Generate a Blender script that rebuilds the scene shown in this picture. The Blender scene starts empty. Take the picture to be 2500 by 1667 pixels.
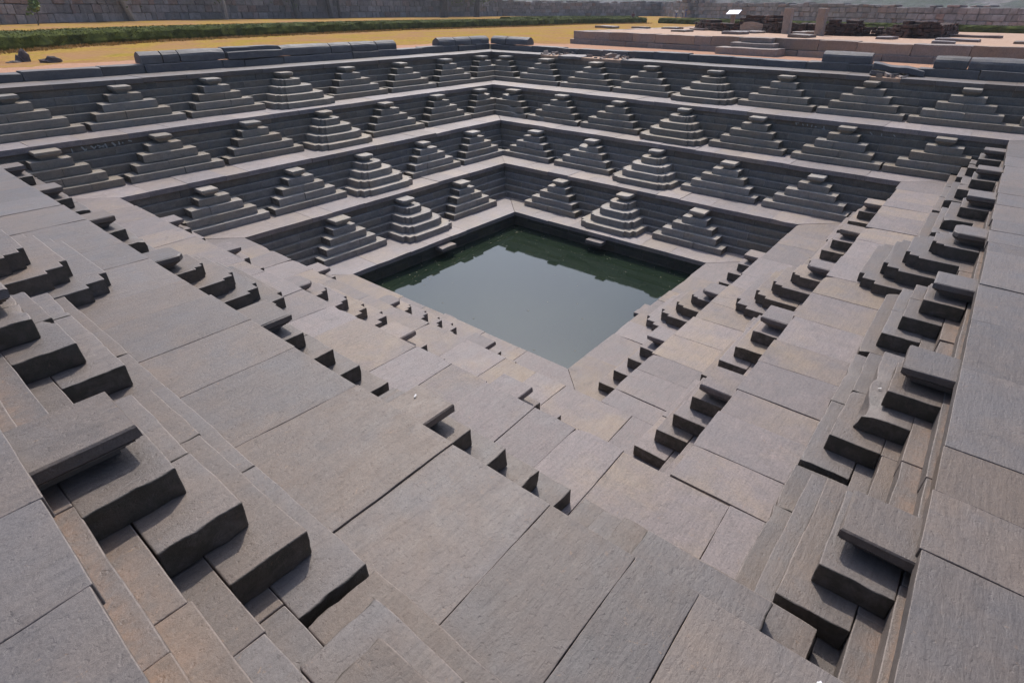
import bpy, bmesh, math, random
import numpy as np
from mathutils import Matrix, Vector

# ------------------------------------------------------------------ camera, sky, sun, exposure
sc = bpy.context.scene
COL = sc.collection
SUN_AZ, SUN_EL = 41.0, 50.0                       # degrees, azimuth counted from +X towards +Y
cam_d = bpy.data.cameras.new('camera'); cam = bpy.data.objects.new('camera', cam_d); COL.objects.link(cam)
cam_d.sensor_width = 36.0; cam_d.lens = 1333.9 / 2500 * 36; cam_d.clip_start = 0.05; cam_d.clip_end = 3000
def _rot(yaw, pitch, roll):
    cy, sy, cp, sp = math.cos(yaw), math.sin(yaw), math.cos(pitch), math.sin(pitch)
    f = np.array([cp*cy, cp*sy, sp]); r = np.array([sy, -cy, 0.0]); u = np.cross(r, f)
    c, s = math.cos(roll), math.sin(roll)
    return c*r + s*u, -s*r + c*u, f
_r, _u, _f = _rot(0.6850, -0.5490, 0.0068)
cam.matrix_world = Matrix(((_r[0], _u[0], -_f[0], -10.987), (_r[1], _u[1], -_f[1], -8.301), (_r[2], _u[2], -_f[2], 1.807), (0, 0, 0, 1)))
sc.camera = cam
world = bpy.data.worlds.new('World'); sc.world = world; world.use_nodes = True
wn = world.node_tree.nodes; wl = world.node_tree.links
sky = wn.new('ShaderNodeTexSky'); sky.sky_type = 'NISHITA'; sky.sun_disc = False
sky.sun_elevation = math.radians(SUN_EL); sky.sun_rotation = math.radians(90 - SUN_AZ)
sky.air_density = 1.0; sky.dust_density = 5.0; sky.ozone_density = 8.0
wn['Background'].inputs['Strength'].default_value = 0.145
wl.new(sky.outputs[0], wn['Background'].inputs['Color'])
sun_d = bpy.data.lights.new('sun', 'SUN'); sun = bpy.data.objects.new('sun', sun_d); COL.objects.link(sun)
sun_d.energy = 2.45; sun_d.angle = math.radians(0.53); sun_d.color = (1.0, 0.93, 0.84)
_sd = Vector((math.cos(math.radians(SUN_AZ))*math.cos(math.radians(SUN_EL)), math.sin(math.radians(SUN_AZ))*math.cos(math.radians(SUN_EL)), math.sin(math.radians(SUN_EL))))
sun.rotation_euler = _sd.to_track_quat('Z', 'Y').to_euler(); sun.location = (0, 0, 30)
sc.view_settings.view_transform = 'Standard'; sc.view_settings.look = 'None'
sc.view_settings.exposure = 0.3; sc.view_settings.gamma = 1.0; sc.view_settings.use_curve_mapping = False

HAZE = 0.00045
rng = np.random.default_rng(7); random.seed(7)

# ------------------------------------------------------------------ materials
class NT:
    def __init__(s, name):
        s.m = bpy.data.materials.new(name); s.m.use_nodes = True
        s.n = s.m.node_tree.nodes; s.l = s.m.node_tree.links; s.b = s.n['Principled BSDF']
    def node(s, t, **kw):
        x = s.n.new(t)
        for k, v in kw.items():
            if hasattr(x, k): setattr(x, k, v)
        return x
    def inp(s, x, k, v):
        if v is None: return
        if isinstance(v, bpy.types.NodeSocket): s.l.new(v, x.inputs[k])
        else: x.inputs[k].default_value = v
    def pos(s): return s.node('ShaderNodeNewGeometry').outputs['Position']
    def mapv(s, v, scale, loc=(0, 0, 0), rot=(0, 0, 0)):
        x = s.node('ShaderNodeMapping'); s.inp(x, 'Vector', v); x.inputs['Scale'].default_value = scale
        x.inputs['Location'].default_value = loc; x.inputs['Rotation'].default_value = rot; return x.outputs[0]
    def noise(s, v, scale, det=4, rough=.55, dist=0.0):
        x = s.node('ShaderNodeTexNoise'); s.inp(x, 'Vector', v); s.inp(x, 'Scale', scale); s.inp(x, 'Detail', det)
        s.inp(x, 'Roughness', rough); s.inp(x, 'Distortion', dist); return x.outputs['Fac']
    def ramp(s, f, stops):
        x = s.node('ShaderNodeValToRGB'); s.inp(x, 'Fac', f); e = x.color_ramp.elements
        while len(e) < len(stops): e.new(.5)
        for i, (p, c) in enumerate(stops):
            e[i].position = p; e[i].color = (c[0], c[1], c[2], 1) if not isinstance(c, (int, float)) else (c, c, c, 1)
        return x.outputs['Color']
    def mix(s, f, a, b, mode='MIX'):
        x = s.node('ShaderNodeMix', data_type='RGBA', blend_type=mode)
        for k, v in ((0, f), (6, a), (7, b)):
            if isinstance(v, bpy.types.NodeSocket): s.l.new(v, x.inputs[k])
            elif isinstance(v, (tuple, list)): x.inputs[k].default_value = (v[0], v[1], v[2], 1)
            else: x.inputs[k].default_value = v
        return x.outputs[2]
    def math(s, op, a, b=None, clamp=False):
        x = s.node('ShaderNodeMath', operation=op, use_clamp=clamp); s.inp(x, 0, a)
        if b is not None: s.inp(x, 1, b)
        return x.outputs[0]
    def attr(s, name):
        x = s.node('ShaderNodeAttribute', attribute_name=name); return x.outputs['Fac']
    def bump(s, h, strength, dist, normal=None):
        x = s.node('ShaderNodeBump'); s.inp(x, 'Height', h); s.inp(x, 'Strength', strength); s.inp(x, 'Distance', dist)
        if normal is not None: s.inp(x, 'Normal', normal)
        return x.outputs[0]
    def out(s, color=None, rough=None, normal=None, **kw):
        s.inp(s.b, 'Base Color', color if not isinstance(color, tuple) else (*color, 1)); s.inp(s.b, 'Roughness', rough); s.inp(s.b, 'Normal', normal)
        for k, v in kw.items(): s.inp(s.b, k, v)
        return s.m

def stone(name, dark, light, tan, blue, speck=.5, rough=.7, ridge=.5, bump=1.0, wear=.32, tint=(1.0, .955, .88), tanm=.62):
    t = NT(name); p = t.pos()
    tone, warm, dirt, edge = t.attr('tone'), t.attr('warm'), t.attr('dirt'), t.attr('edge')
    off = t.node('ShaderNodeCombineXYZ'); t.inp(off, 0, t.math('MULTIPLY', tone, 37.0)); t.inp(off, 1, t.math('MULTIPLY', warm, 53.0))
    va = t.node('ShaderNodeVectorMath', operation='ADD'); t.inp(va, 0, p); t.inp(va, 1, off.outputs[0]); v = va.outputs[0]
    big = t.noise(v, 1.1, 5, .6, .4); mid = t.noise(v, 6.0, 7, .65, .6); fine = t.noise(v, 45.0, 6, .7); grain = t.noise(v, 170.0, 3, .6)
    c = t.mix(t.ramp(mid, [(.30, 0.0), (.70, 1.0)]), dark, light)
    c = t.mix(t.math('MULTIPLY', t.ramp(t.math('ADD', big, t.math('MULTIPLY', t.math('SUBTRACT', warm, .5), .30)), [(.47, 0.0), (.72, 1.0)]), tanm), c, tan)
    c = t.mix(t.math('MULTIPLY', t.ramp(t.math('ADD', t.noise(v, 2.3, 5, .6), t.math('MULTIPLY', t.math('SUBTRACT', .5, warm), .22)), [(.47, 0.0), (.70, 1.0)]), .62), c, blue)
    sp = t.ramp(t.math('ADD', t.math('MULTIPLY', fine, .6), t.math('MULTIPLY', grain, .4)), [(.36, 1 - speck*.62), (.50, 1.0), (.66, 1 + speck*.45)])
    c = t.mix(1.0, c, sp, 'MULTIPLY')
    stain = t.ramp(t.noise(v, 2.7, 9, .74, 1.2), [(.28, .60), (.42, .95), (.60, 1.0), (.74, 1.14)])
    c = t.mix(.9, c, stain, 'MULTIPLY')
    br = t.math('ADD', .83, t.math('MULTIPLY', tone, .30))
    bc = t.node('ShaderNodeCombineColor'); [t.inp(bc, i, br) for i in range(3)]
    c = t.mix(1.0, c, bc.outputs[0], 'MULTIPLY')
    em = t.math('MULTIPLY', edge, t.ramp(t.noise(v, 14.0, 4, .6), [(.36, 0.0), (.56, wear)]))
    c = t.mix(em, c, tuple(min(1, x*1.75) for x in light))
    lm = t.math('MULTIPLY', t.attr('lich'), t.ramp(t.noise(v, 8.0, 7, .72, .5), [(.34, .35), (.56, .94)]))  # base colour darkened with brown mottling on step ends and near notched sides
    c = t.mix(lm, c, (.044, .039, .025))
    dm = t.math('MULTIPLY', dirt, t.ramp(t.noise(v, 7.0, 8, .74, .8), [(.38, .05), (.62, 1.0)]))
    c = t.mix(dm, c, (.30, .18, .11))
    c = t.mix(1.0, c, tint, 'MULTIPLY')
    spk = t.math('MULTIPLY', t.ramp(t.noise(v, 21.0, 5, .75, .6), [(.62, 0.0), (.70, .62)]), t.ramp(t.noise(v, 1.7, 3, .5), [(.42, 0.0), (.62, 1.0)]))
    c = t.mix(spk, c, (.33, .20, .11))
    scr = t.ramp(t.noise(t.mapv(v, (3.0, 34.0, 9.0), rot=(0, 0, .9)), 1.0, 5, .7, .4), [(.34, .80), (.50, 1.0), (.70, 1.10)])
    c = t.mix(.75, c, scr, 'MULTIPLY')
    rg = t.noise(t.mapv(v, (5, 26, 20), rot=(0, 0, .6)), 1.0, 7, .62, .8)
    pits = t.ramp(t.noise(v, 30.0, 3, .5), [(.28, 0.0), (.40, 1.0)])
    h = t.math('ADD', t.math('ADD', t.math('MULTIPLY', rg, ridge), t.math('MULTIPLY', fine, .45)), t.math('ADD', t.math('MULTIPLY', pits, .22), t.math('MULTIPLY', mid, .5)))
    n = t.bump(h, .62*bump, .014)
    ro = t.ramp(mid, [(.3, rough-.08), (.7, rough+.1)])
    return t.out(c, ro, n)

M = {}
M['granite'] = stone('pale_granite', (.160, .135, .126), (.255, .218, .206), (.280, .218, .152), (.186, .168, .166), .55, .64, .22, 1.0, tint=(1.02, .965, .915), tanm=.75)
M['granite_pale'] = stone('dusty_granite', (.195, .168, .160), (.290, .255, .245), (.300, .245, .185), (.205, .195, .202), .45, .58, .22, .9, tint=(1.05, .985, .94), tanm=.6)  # paler copy of the granite; grazing sheen of the far floors put into its colour
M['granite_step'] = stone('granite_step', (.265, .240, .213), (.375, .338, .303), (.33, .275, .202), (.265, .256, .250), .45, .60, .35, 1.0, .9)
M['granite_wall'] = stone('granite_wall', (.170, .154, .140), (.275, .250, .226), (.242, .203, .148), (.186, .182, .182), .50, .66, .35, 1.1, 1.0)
M['schist'] = stone('dark_schist', (.130, .109, .096), (.176, .150, .134), (.195, .145, .106), (.138, .130, .130), .34, .56, .55, 1.0, wear=.7, tint=(.93, .885, .835))
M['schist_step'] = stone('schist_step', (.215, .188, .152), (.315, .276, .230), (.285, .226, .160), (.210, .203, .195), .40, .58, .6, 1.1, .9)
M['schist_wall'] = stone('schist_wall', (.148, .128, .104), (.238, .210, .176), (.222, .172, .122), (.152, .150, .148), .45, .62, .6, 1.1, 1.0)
M['lip'] = stone('dark_lip', (.110, .094, .077), (.205, .178, .150), (.19, .138, .095), (.13, .128, .122), .45, .75, .5, 1.1)
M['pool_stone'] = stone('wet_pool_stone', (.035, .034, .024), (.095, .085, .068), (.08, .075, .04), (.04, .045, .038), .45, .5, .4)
M['parapet'] = stone('parapet_stone', (.110, .103, .102), (.165, .154, .152), (.13, .115, .10), (.092, .096, .112), .35, .66, .5)
M['platform'] = stone('platform_granite', (.25, .205, .182), (.36, .300, .270), (.40, .28, .19), (.26, .23, .22), .5, .8, .3)
def simple(name, c1, c2, scale, rough=.85, bump=.5, dist=.02, det=6, mid=None):
    t = NT(name); v = t.pos(); f = t.noise(v, scale, det, .65, .3)
    st = [(.3, c1), (.7, c2)] if mid is None else [(.3, c1), (.5, mid), (.7, c2)]
    return t.out(t.ramp(f, st), rough, t.bump(t.noise(v, scale*2.5, 6, .7), bump, dist))
M['soil'] = simple('orange_soil', (.36, .21, .125), (.52, .34, .22), 7)
M['bed'] = simple('joint_dirt', (.07, .052, .04), (.20, .135, .085), 5)
M['brick'] = simple('old_brick', (.032, .020, .015), (.150, .068, .044), 3.2, .9, 1.0, .06, mid=(.066, .041, .032))
M['plaster'] = simple('old_plaster', (.30, .22, .17), (.42, .31, .23), 3.0)
M['bark'] = simple('bark', (.05, .045, .042), (.13, .115, .10), 6)
M['pale_bark'] = simple('pale_bark', (.22, .20, .18), (.36, .33, .30), 6)
M['hedge'] = simple('hedge_leaf', (.024, .032, .008), (.115, .128, .024), 2.6, .95, 0, 0, 8, (.058, .070, .014))
M['hedge'].node_tree.nodes['Principled BSDF'].inputs['Specular IOR Level'].default_value = .1
M['leaf'] = simple('tree_leaf', (.05, .085, .015), (.16, .19, .035), 1.2, .55, 0, 0)
M['sapling'] = simple('sapling_leaf', (.10, .17, .025), (.20, .26, .05), 3, .55, 0, 0)
M['rock'] = simple('field_rock', (.07, .055, .05), (.16, .12, .105), 5)
M['paper'] = NT('paper').out((.78, .76, .74), .8)
M['board'] = NT('white_board').out((.85, .85, .85), .35)
M['skin'] = NT('skin').out((.20, .11, .07), .6)
for k, c in (('blue', (.05, .08, .22)), ('white', (.62, .62, .62)), ('trouser', (.05, .05, .08)), ('maroon', (.16, .04, .05)), ('hair', (.012, .010, .010))): M[k] = NT('cloth_'+k).out(c, .85)
# ground: dry grass with bare pinkish soil near the tank
t = NT('ground'); v = t.pos()
gx = t.node('ShaderNodeSeparateXYZ'); t.inp(gx, 0, v); X, Y = gx.outputs[0], gx.outputs[1]
n1 = t.noise(v, .55, 7, .65, .5); n2 = t.noise(v, 5.0, 7, .7)
grass = t.ramp(n1, [(.26, (.32, .170, .085)), (.44, (.37, .215, .085)), (.56, (.38, .25, .062)), (.68, (.29, .225, .045)), (.78, (.20, .17, .035))])
grass = t.mix(1.0, grass, t.ramp(n2, [(.25, .55), (.6, 1.15)]), 'MULTIPLY')
grass = t.mix(t.ramp(t.noise(v, .22, 5, .6, .8), [(.50, 0.0), (.62, .75)]), grass, (.36, .20, .11))
sand = t.ramp(n2, [(.3, (.42, .230, .150)), (.7, (.54, .330, .230))])
jit = t.math('MULTIPLY', t.math('SUBTRACT', t.noise(v, 1.3, 6, .7), .5), 2.6)
dist = t.math('MAXIMUM', t.math('ABSOLUTE', X), t.math('ABSOLUTE', Y))
s1 = t.math('LESS_THAN', t.math('ADD', dist, jit), 14.6)
s2 = t.math('MULTIPLY', t.math('GREATER_THAN', t.math('ADD', X, jit), 11.5), t.math('LESS_THAN', t.math('ADD', t.math('ADD', Y, t.math('MULTIPLY', t.math('SUBTRACT', X, 13.0), .10)), jit), 10.0))
far = t.math('GREATER_THAN', t.math('ADD', X, Y), 175.0)
sm = t.math('MAXIMUM', s1, s2)
M['ground'] = t.out(t.mix(t.math('MULTIPLY', sm, .92), grass, sand), .95, t.bump(n2, .8, .05))
M['ground'].node_tree.nodes['Principled BSDF'].inputs['Specular IOR Level'].default_value = 0.0
# boundary wall
t = NT('boundary_stone'); v = t.pos(); tone, warm = t.attr('tone'), t.attr('warm')
c = t.mix(tone, (.175, .158, .153), (.33, .294, .279)); c = t.mix(t.ramp(warm, [(.72, 0.0), (1.0, .6)]), c, (.30, .165, .115))
c = t.mix(1.0, c, t.ramp(t.noise(v, 1.5, 8, .7), [(.3, .6), (.65, 1.15)]), 'MULTIPLY')
M['boundary'] = t.out(c, .9, t.bump(t.noise(v, 3, 6, .7), .8, .15))
# hill
t = NT('hill'); v = t.pos(); 
c = t.ramp(t.noise(v, .06, 8, .72, .5), [(.30, (.05, .075, .035)), (.48, (.075, .085, .06)), (.56, (.17, .15, .14)), (.70, (.24, .215, .20))])
M['hill'] = t.out(c, .95, t.bump(t.noise(v, .2, 8, .7), 1.0, 2.0))
# water
t = NT('water'); v = t.pos()
wv = t.noise(t.mapv(v, (1, 1, 1)), 3.0, 3, .5)
wc = t.ramp(t.noise(v, .55, 4, .6), [(.3, (.013, .022, .014)), (.7, (.022, .033, .019))])
M['water'] = t.out(wc, .03, t.bump(wv, .012, .02)); M['water'].node_tree.nodes['Principled BSDF'].inputs['IOR'].default_value = 1.5

# ------------------------------------------------------------------ mesh building
_topo = {}
def topo(nx, ny, nz):
    k = (nx, ny, nz)
    if k in _topo: return _topo[k]
    ids = {}; ijk = []
    def vid(i, j, l):
        q = (i, j, l)
        if q not in ids: ids[q] = len(ijk); ijk.append(q)
        return ids[q]
    F = []
    for i in range(nx-1):
        for j in range(ny-1):
            F.append((vid(i, j, 0), vid(i, j+1, 0), vid(i+1, j+1, 0), vid(i+1, j, 0)))
            F.append((vid(i, j, nz-1), vid(i+1, j, nz-1), vid(i+1, j+1, nz-1), vid(i, j+1, nz-1)))
    for i in range(nx-1):
        for l in range(nz-1):
            F.append((vid(i, 0, l), vid(i+1, 0, l), vid(i+1, 0, l+1), vid(i, 0, l+1)))
            F.append((vid(i, ny-1, l), vid(i, ny-1, l+1), vid(i+1, ny-1, l+1), vid(i+1, ny-1, l)))
    for j in range(ny-1):
        for l in range(nz-1):
            F.append((vid(0, j, l), vid(0, j, l+1), vid(0, j+1, l+1), vid(0, j+1, l)))
            F.append((vid(nx-1, j, l), vid(nx-1, j+1, l), vid(nx-1, j+1, l+1), vid(nx-1, j, l+1)))
    ijk = np.array(ijk); F = np.array(F)
    ext = np.stack([(ijk[:, a] == 0) | (ijk[:, a] == n-1) for a, n in enumerate(k)], 1)
    _topo[k] = (ijk, F, ext, np.stack([np.where(ijk[:, a] == 0, 1.0, np.where(ijk[:, a] == n-1, -1.0, 0.0)) for a, n in enumerate(k)], 1))
    return _topo[k]
def axis_pts(L, r, seg):
    r = min(r, L*.3); n = max(1, int(round((L-2*r)/seg)))
    return np.concatenate([[0], np.linspace(r, L-r, n+1), [L]])
# sides: local (a along, d distance from the pool centre, z)
SIDES = ('NL', 'FR', 'NR', 'FL')
def to_world(side, A, Dd):
    return {'NL': (-Dd, A), 'FR': (Dd, A), 'NR': (A, -Dd), 'FL': (A, Dd)}[side]
FLIP = {'NL': False, 'FR': True, 'NR': True, 'FL': False}

class MB:
    def __init__(s, origin=(0, 0, 0)):
        s.V = []; s.F = []; s.att = {'tone': [], 'warm': [], 'dirt': [], 'edge': [], 'lich': []}; s.n = 0; s.o = np.array(origin, float); s.mats = []; s.fm = []
    def add(s, P, F, tone=None, warm=None, dirt=0.0, edge=None, flip=False, lich=0.0):
        n = len(P); tone = rng.random() if tone is None else tone; warm = rng.random() if warm is None else warm
        s.V.append(np.asarray(P, float) - s.o)
        if isinstance(F, np.ndarray):
            G = F[:, ::-1] if flip else F; s.F.extend((G + s.n).tolist())
        else: s.F.extend([[i + s.n for i in (f[::-1] if flip else f)] for f in F])
        for k, v in (('tone', tone), ('warm', warm), ('dirt', dirt), ('edge', 0.0 if edge is None else edge), ('lich', lich)):
            s.att[k].append(np.full(n, v) if np.isscalar(v) else np.asarray(v))
        s.n += n
    def block(s, side, a0, a1, d0, d1, z0, z1, r=.012, seg=.4, mit0=0, mit1=0, amp=.003, chips=0, dirt_back=0, tone=None, warm=None, tilt=0.0, chip_r=.05, lich=0.0, jag=1.0):
        La, Ld, Lz = a1-a0, d1-d0, z1-z0
        xs, ys, zs = axis_pts(La, r, seg), axis_pts(Ld, r, seg), axis_pts(Lz, r, seg)
        ijk, F, ext, sg = topo(len(xs), len(ys), len(zs))
        P = np.stack([xs[ijk[:, 0]], ys[ijk[:, 1]], zs[ijk[:, 2]]], 1)
        e = ext.sum(1); ins = np.where(e == 2, .30, np.where(e == 3, .45, 0.0))*min(r, La*.3, Ld*.3, Lz*.3)
        P += sg*ins[:, None]
        u = P[:, 0]/La
        A = a0 + mit0*P[:, 1]; B = a1 + mit1*P[:, 1]
        A = A + u*(B-A); Dd = d0 + P[:, 1]; Z = z0 + P[:, 2]
        if tilt: Z = Z + tilt*(u-.5)*La
        if amp:
            ph = rng.random(9)*6.28; k = 2.2
            Z = Z + amp*(np.sin(A*k*1.3+ph[0]+Dd*2.1)+.6*np.sin(Dd*k*2.7+ph[1]-A*3.3)+.4*np.sin(A*11+Dd*9+ph[2]))*.5
            fr = amp*1.4*jag*(np.sin(A*3.1+ph[3]+Z*5)+.7*np.sin(A*8.3+ph[4]-Z*9)+.5*np.sin(A*19+Z*23+ph[5]))*.6
            Dd = Dd + fr*np.where(P[:, 1] < Ld*.5, 1, .2)
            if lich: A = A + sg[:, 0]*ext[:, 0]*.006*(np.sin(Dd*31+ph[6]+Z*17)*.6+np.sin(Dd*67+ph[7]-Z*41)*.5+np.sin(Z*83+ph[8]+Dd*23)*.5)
            A = A + amp*1.2*(np.sin(Dd*6+ph[6]+Z*7)+.5*np.sin(Dd*17+ph[7]-Z*13))*.5
        for _ in range(chips):
            ca = a0 + La*random.random() if random.random() < .6 else random.choice((a0, a1)); cd = d0 if random.random() < .75 else d0 + Ld*random.random()*.6
            cz = z1; cr = chip_r*(.4+random.random())
            q = np.maximum(0, 1 - np.sqrt(((A-ca)/1.4)**2 + (Dd-cd)**2 + (Z-cz)**2)/cr)
            w = np.minimum(q, .6)*cr*.6
            Z = Z - w*np.where(Z > z0+Lz*.4, 1, 0); Dd = Dd + w*.8*np.where(P[:, 1] < Ld*.4, 1, 0)
        X, Y = to_world(side, A, Dd)
        dt = 0.0
        if dirt_back: dt = np.clip((P[:, 1]-(Ld-dirt_back))/dirt_back, 0, 1)*np.where(P[:, 2] > Lz*.5, 1, 0)
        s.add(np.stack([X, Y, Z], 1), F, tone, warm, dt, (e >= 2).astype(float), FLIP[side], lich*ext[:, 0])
    def prism(s, side, outline, z0, z1, r=.012, seg=.25, amp=.003, tone=None, warm=None, lich=0.0):
        # outline: list of (a,d) going round; made with a softened top edge
        O = []
        n = len(outline)
        for i in range(n):
            p, q = np.array(outline[i]), np.array(outline[(i+1) % n]); L = np.hypot(*(q-p)); m = max(1, int(L/seg))
            for t in range(m): O.append(p + (q-p)*t/m)
        O = np.array(O); n = len(O); N = np.zeros_like(O)
        area = .5*np.sum(O[:, 0]*np.roll(O[:, 1], -1)-np.roll(O[:, 0], -1)*O[:, 1]); sgn = 1 if area > 0 else -1
        for i in range(n):
            e1 = O[i]-O[i-1]; e2 = O[(i+1) % n]-O[i]; e1 = e1/np.hypot(*e1); e2 = e2/np.hypot(*e2)
            n1 = np.array([-e1[1], e1[0]])*sgn; n2 = np.array([-e2[1], e2[0]])*sgn; b = n1+n2; L2 = b.dot(b); N[i] = b*2/max(L2, .5)
        ph = rng.random(4)*6.28
        wob = amp*(np.sin(O[:, 0]*7+ph[0])+np.sin(O[:, 1]*9+ph[1]))
        rings = [(0, z0, 0), (0, z1-r, 0), (r*.30, z1-r*.30, 1), (r, z1, 0)]
        P = []; E = []
        for ins, z, eg in rings:
            Q = O + N*(ins + wob)[:, None] if not np.isscalar(wob) else O
            zz = z + (amp*np.sin(O[:, 0]*5+ph[2]) if z == z1 or eg else 0)*np.ones(n)
            X, Y = to_world(side, Q[:, 0], Q[:, 1]); P.append(np.stack([X, Y, zz], 1)); E.append(np.full(n, float(eg)))
        F = []
        for k in range(3):
            for i in range(n):
                j = (i+1) % n; f = [k*n+i, k*n+j, (k+1)*n+j, (k+1)*n+i]; F.append(f)
        F.append(list(range(3*n, 4*n))); F.append(list(range(n))[::-1])
        flip = (sgn < 0) != FLIP[side]
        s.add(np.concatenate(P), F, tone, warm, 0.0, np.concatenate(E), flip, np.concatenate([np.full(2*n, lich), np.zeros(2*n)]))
    def rings(s, side, R, tone=None, warm=None, corner=0.0, jit=.004):
        # R: list of (a0,a1,d0,d1,z): stacked rectangles with cut front corners
        P = []; n = 8 if corner else 4
        for a0, a1, d0, d1, z in R:
            c = corner*min(1, (a1-a0)/.4)
            o = [(a0+c, d0), (a1-c, d0), (a1, d0+c), (a1, d1), (a0, d1), (a0, d0+c)] if corner else [(a0, d0), (a1, d0), (a1, d1), (a0, d1)]
            n = len(o)
            for a, d in o:
                X, Y = to_world(side, a+rng.normal()*jit, d+rng.normal()*jit); P.append((X, Y, z+rng.normal()*jit*.4))
        F = []
        for k in range(len(R)-1):
            for i in range(n):
                j = (i+1) % n; F.append([k*n+i, k*n+j, (k+1)*n+j, (k+1)*n+i])
        m = len(R)-1
        F.append([m*n+i for i in range(n)]); F.append(list(range(n))[::-1])
        s.add(np.array(P), F, tone, warm, 0.0, 0.0, FLIP[side])
    def obox(s, c, size, rz=0, r=.02, seg=.5, amp=.006, tilt=(0, 0), tone=None, warm=None, chips=0):
        # free box: centre of its base, size, turned about z
        xs, ys, zs = [axis_pts(L, r, seg) for L in size]
        ijk, F, ext, sg = topo(len(xs), len(ys), len(zs)); P = np.stack([xs[ijk[:, 0]], ys[ijk[:, 1]], zs[ijk[:, 2]]], 1)
        e = ext.sum(1); P += sg*(np.where(e == 2, .3, np.where(e == 3, .45, 0))*min(r, min(size)*.3))[:, None]
        P -= np.array([size[0]/2, size[1]/2, 0])
        ph = rng.random(6)*6.28
        P = P + amp*np.stack([np.sin(P[:, 1]*6+ph[0]+P[:, 2]*9), np.sin(P[:, 0]*5+ph[1]+P[:, 2]*8), np.sin(P[:, 0]*4+ph[2])+np.sin(P[:, 1]*7+ph[3])], 1)
        P[:, 2] += P[:, 0]*tilt[0] + P[:, 1]*tilt[1]
        cs, sn = math.cos(rz), math.sin(rz)
        X = c[0]+P[:, 0]*cs-P[:, 1]*sn; Y = c[1]+P[:, 0]*sn+P[:, 1]*cs
        s.add(np.stack([X, Y, c[2]+P[:, 2]], 1), F, tone, warm, 0.0, (e >= 2).astype(float))
    def build(s, name, mat, parent=None, smooth=True, wn=True):
        me = bpy.data.meshes.new(name); V = np.concatenate(s.V)
        me.from_pydata(V.tolist(), [], s.F)
        for k, v in s.att.items():
            at = me.attributes.new(k, 'FLOAT', 'POINT'); at.data.foreach_set('value', np.concatenate(v).astype(np.float32))
        me.materials.append(mat)
        if smooth: me.polygons.foreach_set('use_smooth', [True]*len(me.polygons))
        o = bpy.data.objects.new(name, me); COL.objects.link(o)
        if parent is not None: o.parent = parent
        elif np.any(s.o): o.location = s.o
        if smooth and wn:
            md = o.modifiers.new('weighted_normal', 'WEIGHTED_NORMAL'); md.weight = 80; md.mode = 'FACE_AREA'
        return o

def tag(o, label=None, cat=None, group=None, kind=None):
    if label: o['label'] = label
    if cat: o['category'] = cat
    if group: o['group'] = group
    if kind: o['kind'] = kind
    return o
def empty(name, loc, label, cat, group=None):
    o = bpy.data.objects.new(name, None); COL.objects.link(o); o.location = loc; o.empty_display_size = .2
    return tag(o, label, cat, group)

# ------------------------------------------------------------------ the tank: measured levels
LZ = [-4.268, -3.198, -2.106, -1.072, 0.0]
LD = [dict(zip(SIDES, v)) for v in ((3.372, 3.444, 3.506, 3.402), (5.116, 5.091, 5.207, 5.238), (6.964, 6.956, 7.024, 7.034), (8.803, 8.72, 8.875, 8.98), (10.997, 11.0, 11.0, 10.99))]
WATER_Z = -4.76; GROUND_Z = .20; KERB_D = 12.2
HS = [0, .17, .37, .57, .76]                       # course heights above each terrace
CF = {1: (.43, .29, .16, .03), 2: (.43, .29, .16, .03), 3: (.46, .31, .17, .02), 4: (.60, .43, .25, .085)}   # course fronts before the lip
PF = .44                                            # a step stands this far before its course
NEIGH = {'NL': ('NR', 'FL'), 'FR': ('NR', 'FL'), 'NR': ('NL', 'FR'), 'FL': ('NL', 'FR')}   # at the -a end, at the +a end
SIDE_TXT = {'NL': 'near left side', 'FR': 'far right side', 'NR': 'near right side', 'FL': 'far left side'}
ROW_TXT = {1: 'lowest row', 2: 'second row up', 3: 'third row up', 4: 'topmost row'}
def near(side): return side in ('NL', 'NR')
def splits(a0, a1, lo, hi, fixed=()):
    out = [a0]; 
    while True:
        n = out[-1] + lo + (hi-lo)*rng.random()
        if n > a1 - lo*.6: break
        out.append(n)
    out.append(a1)
    if fixed:
        f = sorted(fixed); out = [x for x in out if x < f[0]-.35 or x > f[-1]+.35] + list(f)
        out = sorted(out)
    return out
JOINTS = {(3, 'NL'): (-7.52, -6.87, -5.93, -5.33, -4.73, -3.74, -2.88, -1.97, -1.31, -.26, .6, 1.46), (3, 'NR'): (-6.96, -6.37, -4.96, -3.74, -2.58, -1.18),
          (2, 'NL'): (-7.24, -6.52, -5.94, -5.37, -4.61, -4.01, -3.35, -2.09), (2, 'NR'): (-6.40, -5.68, -5.13, -4.33, -3.64),
          (1, 'NL'): (-4.60, -4.03, -3.38), (1, 'NR'): (-4.69, -4.0, -3.41, -2.6), (4, 'NL'): (-7.3, -6.33, -5.70)}
FR_GAPS = ((6.95, 8.45), (3.85, 6.2), (-5.95, -4.95))
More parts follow.
